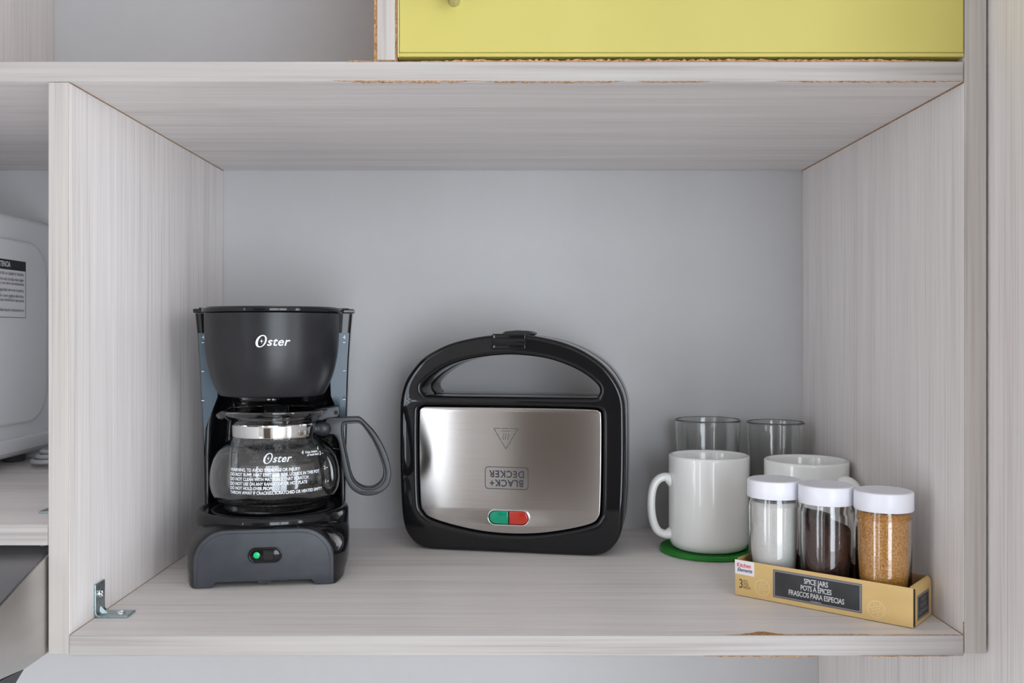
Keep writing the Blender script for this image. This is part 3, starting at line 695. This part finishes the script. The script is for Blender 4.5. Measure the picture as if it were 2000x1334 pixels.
# print on the plate: warning triangle with heat waves, boxed wordmark, both upside down here
yk = 0.00062
bm = bmesh.new()
def stroke(bm, pts, w):
    for (x0, z0), (x1, z1) in zip(pts, pts[1:]):
        d = Vector((x1-x0, z1-z0)).normalized(); nx, nz = -d.y*w/2, d.x*w/2
        bm.faces.new([bm.verts.new((x, 0, z)) for x, z in ((x0+nx,z0+nz),(x1+nx,z1+nz),(x1-nx,z1-nz),(x0-nx,z0-nz))])
def front_strokes(bm, y):
    for v in bm.verts: v.co.y = y
    return bm
tri = [(-0.0172,0.1300),(0.0085,0.1300),(-0.0042,0.1086)]
def dashed(bm, a, b, n, w):
    for i in range(n):
        t0 = i/n; t1 = (i+0.88)/n
        stroke(bm, [(a[0]+(b[0]-a[0])*t0, a[1]+(b[1]-a[1])*t0), (a[0]+(b[0]-a[0])*t1, a[1]+(b[1]-a[1])*t1)], w)
for i in range(3): dashed(bm, tri[i], tri[(i+1) % 3], 3 if i == 0 else 5, 0.00055)
stroke(bm, [(-0.0092,0.1273),(0.0002,0.1273)], 0.0004)
for k in range(3):
    cx = -0.0070+k*0.0026
    pts = [(cx+0.0006*math.sin(2*PI*i/10), 0.1250-0.0070*i/10) for i in range(11)]
    stroke(bm, pts, 0.00045)
obj('hot_surface_mark', front_strokes(bm, yk), M_blueink, plw, label='printed hot surface triangle')
bm = plate([rrect(-0.0266, 0.0196, 0.0663, 0.0898, 0.0034), rrect(-0.0259, 0.0189, 0.0670, 0.0891, 0.0028)], 0.0)
for t, z, wd in (('BLACK+', 0.0731, 0.0355), ('DECKER', 0.0826, 0.0372)):
    b = text_bm(t, 0.0100, 'CENTER', 0, 0.00022, 1.12)
    xs = [v.co.x for v in b.verts]; f = wd/(max(xs)-min(xs)); mid = (max(xs)+min(xs))/2
    for v in b.verts: v.co = (-(v.co.x-mid)*f-0.0037, -v.co.y*1.0+z, 0)
    merge(bm, b)
to_front(bm, 0, yk-0.0, 0)
obj('printed_logo', bm, M_blueink, plw, label='boxed printed wordmark, upside down')
# indicator lamps: one pill, green half and red half, in a bright pressed rim
obj('lamp_rim', to_front(plate([scaled(pil, 0.0013), scaled(pil, -0.0002)], 0.0012, 0.0006), 0, 0.0003, 0), M_chrome, plw, smooth=50, label='bright pressed rim')
def half_pill(side):
    x0, x1, z0, z1, r = -0.0222, 0.0194, 0.0297, 0.0437, 0.0069
    m = -0.0014; out = []
    if side < 0:
        out = [(m-0.0003, z0)]+[(m-0.0003, z1)]+[(x0+r+r*math.cos(a), (z0+z1)/2+r*math.sin(a)) for a in [PI/2+PI*k/16 for k in range(17)]]
    else:
        out = [(m+0.0003, z1)]+[(m+0.0003, z0)]+[(x1-r+r*math.cos(a), (z0+z1)/2+r*math.sin(a)) for a in [-PI/2+PI*k/16 for k in range(17)]]
    return out
obj('lamp_lens', to_front(plate([half_pill(-1)], 0.0030, 0.0016, 4), 0, 0.0028, 0), M_led_green, sw, smooth=50, label='green indicator lens')
obj('lamp_lens', to_front(plate([half_pill(1)], 0.0030, 0.0016, 4), 0, 0.0028, 0), M_led_red, sw, smooth=50, label='red indicator lens')
# latch clip over the handle
lt = obj('latch', to_front(plate([rrect(-0.0190, 0.0172, 0.2128, 0.2292, 0.0018)], 0.0060, 0.0016), 0, 0.0048, 0), M_black_gloss, sw, smooth=45, label='black latch clip')
bm = tube([(-0.0180, -0.0012, 0.2208), (0.0162, -0.0012, 0.2208)], 0.0040, 0.0018, 16, Vector((0,1,0)))
obj('latch_grip', bm, M_black_gloss, lt, smooth=50)
tabp = [(-0.0100,0.2270),(-0.0105,0.2300),(-0.0070,0.2318),(0.0050,0.2328),(0.0170,0.2322),(0.0215,0.2306),(0.0222,0.2290),(0.0180,0.2270)]
obj('latch_tab', to_front(plate([tabp], 0.0160, 0.0008), 0, 0.030, 0), M_black_soft, lt, smooth=45)

# ------------------------------------------------------------------ mugs, coaster, tumblers
HPATH = [(-0.0380,0,0.0690),(-0.0460,0,0.0738),(-0.0546,0,0.0702),(-0.0595,0,0.0606),(-0.0610,0,0.0446),(-0.0592,0,0.0286),(-0.0542,0,0.0176),(-0.0462,0,0.0135),(-0.0390,0,0.0150)]
def mug(loc, h, r, handle_rz, label, lift=0.0):
    m = empty('mug', loc, handle_rz, label, 'mug', 'white mugs')
    t = 0.0036
    prof = [(0,0.0006),(r*0.80,0.0),(r*0.87,0.0006),(r*0.945,0.0030),(r*0.985,0.0075),(r,0.013),(r*1.002,h*0.5),(r*1.003,h-0.008),(r*1.006,h-0.003),(r*1.0,h-0.0008),(r-0.0014,h),(r-0.0030,h-0.0008),(r-t,h-0.0035),(r-t,0.014),(r-t-0.006,0.0075),(r-t-0.014,0.0055),(0,0.0050)]
    obj('cup', lathe(prof, 96), M_ceramic, m, smooth=60)
    k = h/0.0975
    path = smooth_path([(x*r/0.0418, y, z*k+lift) for x, y, z in HPATH], 6)
    bm = bmesh.new(); rings = []; N = len(path)
    for i, p in enumerate(path):
        a = path[max(i-1,0)]; b = path[min(i+1,N-1)]; tt = (b-a).normalized()
        s = Vector((0,1,0)); u = tt.cross(s); e = abs(2*i/(N-1)-1)
        ru = 0.0044+0.0026*max(0,e-0.72)/0.28; rs = 0.0062+0.0032*max(0,e-0.72)/0.28
        rings.append([p+u*ru*math.cos(2*PI*q/18)+s*rs*math.sin(2*PI*q/18) for q in range(18)])
    add_loft(bm, rings)
    obj('handle', bm, M_ceramic, m, smooth=60)
    return m
MUGX, MUGY = 0.2138, 0.2780
co = obj('coaster', lathe([(0,0),(0.0492,0),(0.0508,0.0008),(0.0511,0.0022),(0.0511,0.0042),(0.0505,0.0049),(0.0492,0.0050),(0.0470,0.0042),(0,0.0042)], 96), M_green, smooth=35)
co.location = (MUGX, MUGY, SH)
tag(co, 'round bright green coaster under the left mug', 'coaster')
mug((MUGX, MUGY, SH+0.00425), 0.0975, 0.0418, 0.0, 'white mug standing on the green coaster, handle pointing left')
mug((0.3052, 0.2420, SH), 0.1015, 0.0416, PI-math.radians(53), 'white mug behind the spice jars in the right corner', 0.0085)
def tumbler(loc, h, r, label):
    rb = r*0.84; t = 0.0017
    prof = [(0,0.0),(rb-0.003,0.0),(rb-0.0008,0.0008),(rb,0.0030),(r-0.0001,h-0.002),(r,h-0.0009),(r-0.0006,h-0.0001),(r-0.0014,h),(r-0.0019,h-0.0008),(r-0.0019,h-0.003),(rb-t,0.012),(rb-t-0.002,0.0095),(rb-t-0.006,0.0085),(0,0.0085)]
    o = obj('tumbler', lathe(prof, 96), M_tumbler, smooth=50)
    o.location = loc; return tag(o, label, 'glass', 'glass tumblers')
tumbler((0.2291, 0.3555, SH), 0.1320, 0.0370, 'larger clear glass tumbler behind the mug on the coaster')
tumbler((0.3062, 0.3560, SH), 0.1292, 0.0322, 'narrower clear glass tumbler in the back right corner')

# ------------------------------------------------------------------ spice box and jars
AB = math.radians(-39.6); BX, BY = 0.2010, 0.1112
box_t = empty('spice_box', (BX, BY, SH), AB, 'kraft card tray of three spice jars at the right front of the shelf', 'box')
BL, BW, BH, ct = 0.150, 0.0485, 0.0312, 0.0007
obj('base', box(0.0008, BL-0.0008, 0.0008, BW-0.0008, 0.0002, 0.0009), M_cardraw, box_t)
fp = obj('front_wall', box(0, BL, 0, ct, 0.0002, BH), M_card, box_t, bevel=0.0002)
obj('lining', box(0.0012, BL-0.0012, ct, ct+0.0003, 0.001, BH-0.0004), M_cardraw, box_t)
obj('back_wall', box(0.0008, BL-0.0008, BW-ct, BW, 0.0002, BH), M_cardraw, box_t, bevel=0.0002)
def end_wall(x0, x1, out):
    """folded-over end flap: two sheets with a rounded fold on top, leaving dark slots at its corners"""
    rings = []
    for y in (0.0058, BW-0.0015):
        xo, xi = (x0, x1) if out < 0 else (x1, x0); d = 1 if xo < xi else -1; tw = abs(xi-xo)
        p = [(xo, 0.0004), (xo, BH-0.0060), (xo+d*tw*0.10, BH-0.0026), (xo+d*tw*0.30, BH-0.0006), (xo+d*tw*0.55, BH+0.0004), (xo+d*tw*0.80, BH-0.0002), (xi, BH-0.0020), (xi, 0.0012)]
        rings.append([(x, y, z) for x, z in p])
    bm = bmesh.new(); add_loft(bm, rings)
    return obj('end_wall', bm, M_card, box_t, smooth=50)
ew_r = end_wall(BL-0.0050, BL+0.0005, 1)
ew_l = end_wall(-0.0008, 0.0010, -1)
obj('corner_slot', box(0.0004, 0.0030, ct+0.0001, 0.0058, 0.0008, BH-0.0012), M_cardraw, box_t)
obj('corner_slot', box(BL-0.0046, BL-0.0001, ct+0.0001, 0.0058, 0.0008, BH-0.0020), M_gap_shade, box_t)  # dark block painting the shade of the open slot
def fprint(name, bm, y, m, parent=fp, label=None): return obj(name, to_front(bm, 0, y, 0), m, parent, label=label)
fprint('brand_sticker', plate([[(-0.0000,0.0310),(0.0180,0.0308),(0.0181,0.0187),(0.0002,0.0188)]], 0.00005), -0.00006, M_paper, label='white sticker with red and black lettering')
def ftext(body, size, x, z, m, y=-0.0002, shear=0.0, bold=0.0, sx=1.0, sz=1.0, align='CENTER', name='lettering', space=1.0):
    b = text_bm(body, size, align, shear, bold, space, sx=sx)
    for v in b.verts: v.co.y *= sz; v.co.x += x; v.co.y += z
    return fprint(name, b, y, m)
ftext('Kitchen', 0.0050, 0.0086, 0.0268, M_redink, bold=0.00012, sx=0.86)
ftext('Elements', 0.0044, 0.0092, 0.0227, M_blackink, shear=0.25, bold=0.0001, sx=0.86)
ftext('3', 0.0112, 0.0058, 0.0103, M_brownink, sx=0.80)
for i, t in enumerate(('PCS.', 'PCES', 'PIEZAS')): ftext(t, 0.0030, 0.0080, 0.0132-i*0.0027, M_brownink, sx=0.75, align='LEFT')
def shaker(cx, cz, r):
    def ring(ra, rb): return [[(cx+ra*math.cos(2*PI*i/40), cz+ra*math.sin(2*PI*i/40)) for i in range(40)], [(cx+rb*math.cos(2*PI*i/40), cz+rb*math.sin(2*PI*i/40)) for i in range(40)][::-1]]
    b = plate(ring(r, r-0.0003), 0.0); merge(b, plate(ring(r-0.0008, r-0.0010), 0.0))
    pos = [(0,0)]+[(0.36*r*math.cos(PI/3*k+0.3), 0.36*r*math.sin(PI/3*k+0.3)) for k in range(6)]+[(0.62*r*math.cos(PI/3*k+0.85), 0.62*r*math.sin(PI/3*k+0.85)) for k in range(6)]
    for px, pz in pos: merge(b, plate([[(cx+px+0.0005*math.cos(2*PI*i/10), cz+pz+0.0005*math.sin(2*PI*i/10)) for i in range(10)]], 0.0))
    fprint('shaker_emblem', b, -0.0001, M_cream, label='pale shaker-top emblem')
shaker(0.0255, 0.0105, 0.0071); shaker(0.1218, 0.0097, 0.0071)
def plaque(x0, x1, z0, z1, place):
    place('plaque', plate([rrect(x0, x1, z0, z1, 0.0008, 3)], 0.00004), 0.0, M_plaque_rim)
    place('plaque_line', plate([rrect(x0+0.0012, x1-0.0012, z0+0.0011, z1-0.0011, 0.0003, 2)], 0.00003), 0.00008, M_plaque_line)
    place('plaque_field', plate([rrect(x0+0.0018, x1-0.0018, z0+0.0017, z1-0.0017, 0.0002, 2)], 0.00003), 0.00015, M_plaque)
plaque(0.0352, 0.1106, 0.0042, 0.0280, lambda nm, b, o, m: fprint(nm, b, -0.00006-o, m))
for t, z, wd in (('SPICE JARS', 0.0222, 0.0205), ('POTS À ÉPICES', 0.0164, 0.0262), ('FRASCOS PARA ESPECIAS', 0.0107, 0.0470)):
    b = text_bm(t, 0.0062, 'CENTER', 0.0, 0.00008, 0.92)
    xs = [v.co.x for v in b.verts]; f = wd/(max(xs)-min(xs))
    for v in b.verts: v.co.x = v.co.x*f+0.0728; v.co.y = v.co.y*0.98+z
    fprint('lettering', b, -0.00032, M_chalk)
bm = bmesh.new()
for s in (-1, 1):
    stroke(bm, [(0.0728+s*0.0009, 0.0062), (0.0728+s*0.0022, 0.0069), (0.0728+s*0.0034, 0.0063), (0.0728+s*0.0046, 0.0068)], 0.00028)
stroke(bm, [(0.0717, 0.0060), (0.0728, 0.0070), (0.0739, 0.0060)], 0.0003)
obj('flourish', front_strokes(bm, -0.0003), M_chalk, fp)
# plaque on the right end wall
def end_place(nm, b, o, m):
    for v in b.verts:
        a, c, e = v.co; v.co = (BL+0.00056+o+e, a, c)
    obj(nm, b, m, ew_r)
plaque(0.0085, 0.0400, 0.0035, 0.0235, end_place)
for i, wd in enumerate((0.012, 0.015, 0.024)):
    t = ('SPICE JARS', 'POTS À ÉPICES', 'FRASCOS PARA ESPECIAS')[i]
    b = text_bm(t, 0.0045, 'CENTER'); xs = [v.co.x for v in b.verts]; f = wd/(max(xs)-min(xs))
    for v in b.verts: v.co.x = v.co.x*f+0.0242; v.co.y += 0.0185-i*0.0048
    end_place('lettering', b, 0.00022, M_plaque_line)

def jar(t, fill, slope, m_fill, label, what):
    ca, sa = math.cos(AB), math.sin(AB)
    lx, ly = t, 0.0243
    j = empty('spice_jar', (BX+lx*ca-ly*sa, BY+lx*sa+ly*ca, SH+0.00095), AB, label, 'jar', 'spice jars in the tray')
    R, H = 0.0216, 0.0850
    prof = [(0,0.0004),(R-0.004,0.0),(R-0.0012,0.0010),(R,0.0045),(R,H-0.009),(R-0.0004,H-0.006),(R-0.0012,H-0.0035),(R-0.0012,H+0.006),(R-0.0028,H+0.006),(R-0.0028,H-0.004),(R-0.0016,H-0.0085),(R-0.0016,0.0075),(R-0.0040,0.0048),(0,0.0042)]
    obj('glass_body', lathe(prof, 80), M_glass, j, smooth=50)
    L = 0.0232
    obj('lid', lathe([(0,0.0852),(L-0.0004,0.0852),(L,0.0858),(L,0.0990),(L-0.0005,0.1002),(L-0.0018,0.1008),(L-0.0030,0.1007),(0,0.1007)], 80), M_lid, j, smooth=40, label='white plastic screw lid')
    # contents: fitted to the inside, top surface sloped and uneven
    ri = R-0.0019; rnd = random.Random(int(t*1000)); n = 64
    bm = bmesh.new()
    rows = [[bm.verts.new((0,0,0.0046))]]
    for rr, z in ((ri-0.003, 0.0051), (ri-0.0004, 0.0080), (ri, 0.0095)):
        rows.append([bm.verts.new((rr*math.cos(2*PI*i/n), rr*math.sin(2*PI*i/n), z)) for i in range(n)])
    ph = [rnd.random()*6.28 for _ in range(3)]
    def top(x, y):
        u = x*math.cos(-AB)*0.86-y*0.0
        a = math.atan2(y, x)
        return fill - slope*(x/ri) + (0.0010*math.sin(2*a+ph[0])+0.0006*math.sin(5*a+ph[1]))*(1 if slope else 0.25)
    for f in (1.0, 0.8, 0.55, 0.28):
        row = []
        for i in range(n):
            x, y = ri*f*math.cos(2*PI*i/n), ri*f*math.sin(2*PI*i/n)
            row.append(bm.verts.new((x, y, top(x, y)+(rnd.uniform(-1,1)*0.0002))))
        rows.append(row)
    rows.append([bm.verts.new((0,0,top(0.0001,0)))])
    for a, b in zip(rows, rows[1:]):
        for i in range(n):
            q = (i+1) % n
            if len(a) == 1: bm.faces.new((a[0], b[q], b[i]))
            elif len(b) == 1: bm.faces.new((a[i], a[q], b[0]))
            else: bm.faces.new((a[i], a[q], b[q], b[i]))
    obj('contents', bm, m_fill, j, smooth=50, label=what)
jar(0.0255, 0.0815, 0.0, M_salt, 'spice jar of white salt, at the left end of the tray', 'white salt')
jar(0.0725, 0.0690, 0.0085, M_cocoa, 'spice jar of dark brown powder, in the middle of the tray', 'dark brown powder')
jar(0.1197, 0.0835, 0.0, M_sugar, 'spice jar of golden brown sugar, at the right end of the tray', 'golden brown sugar')
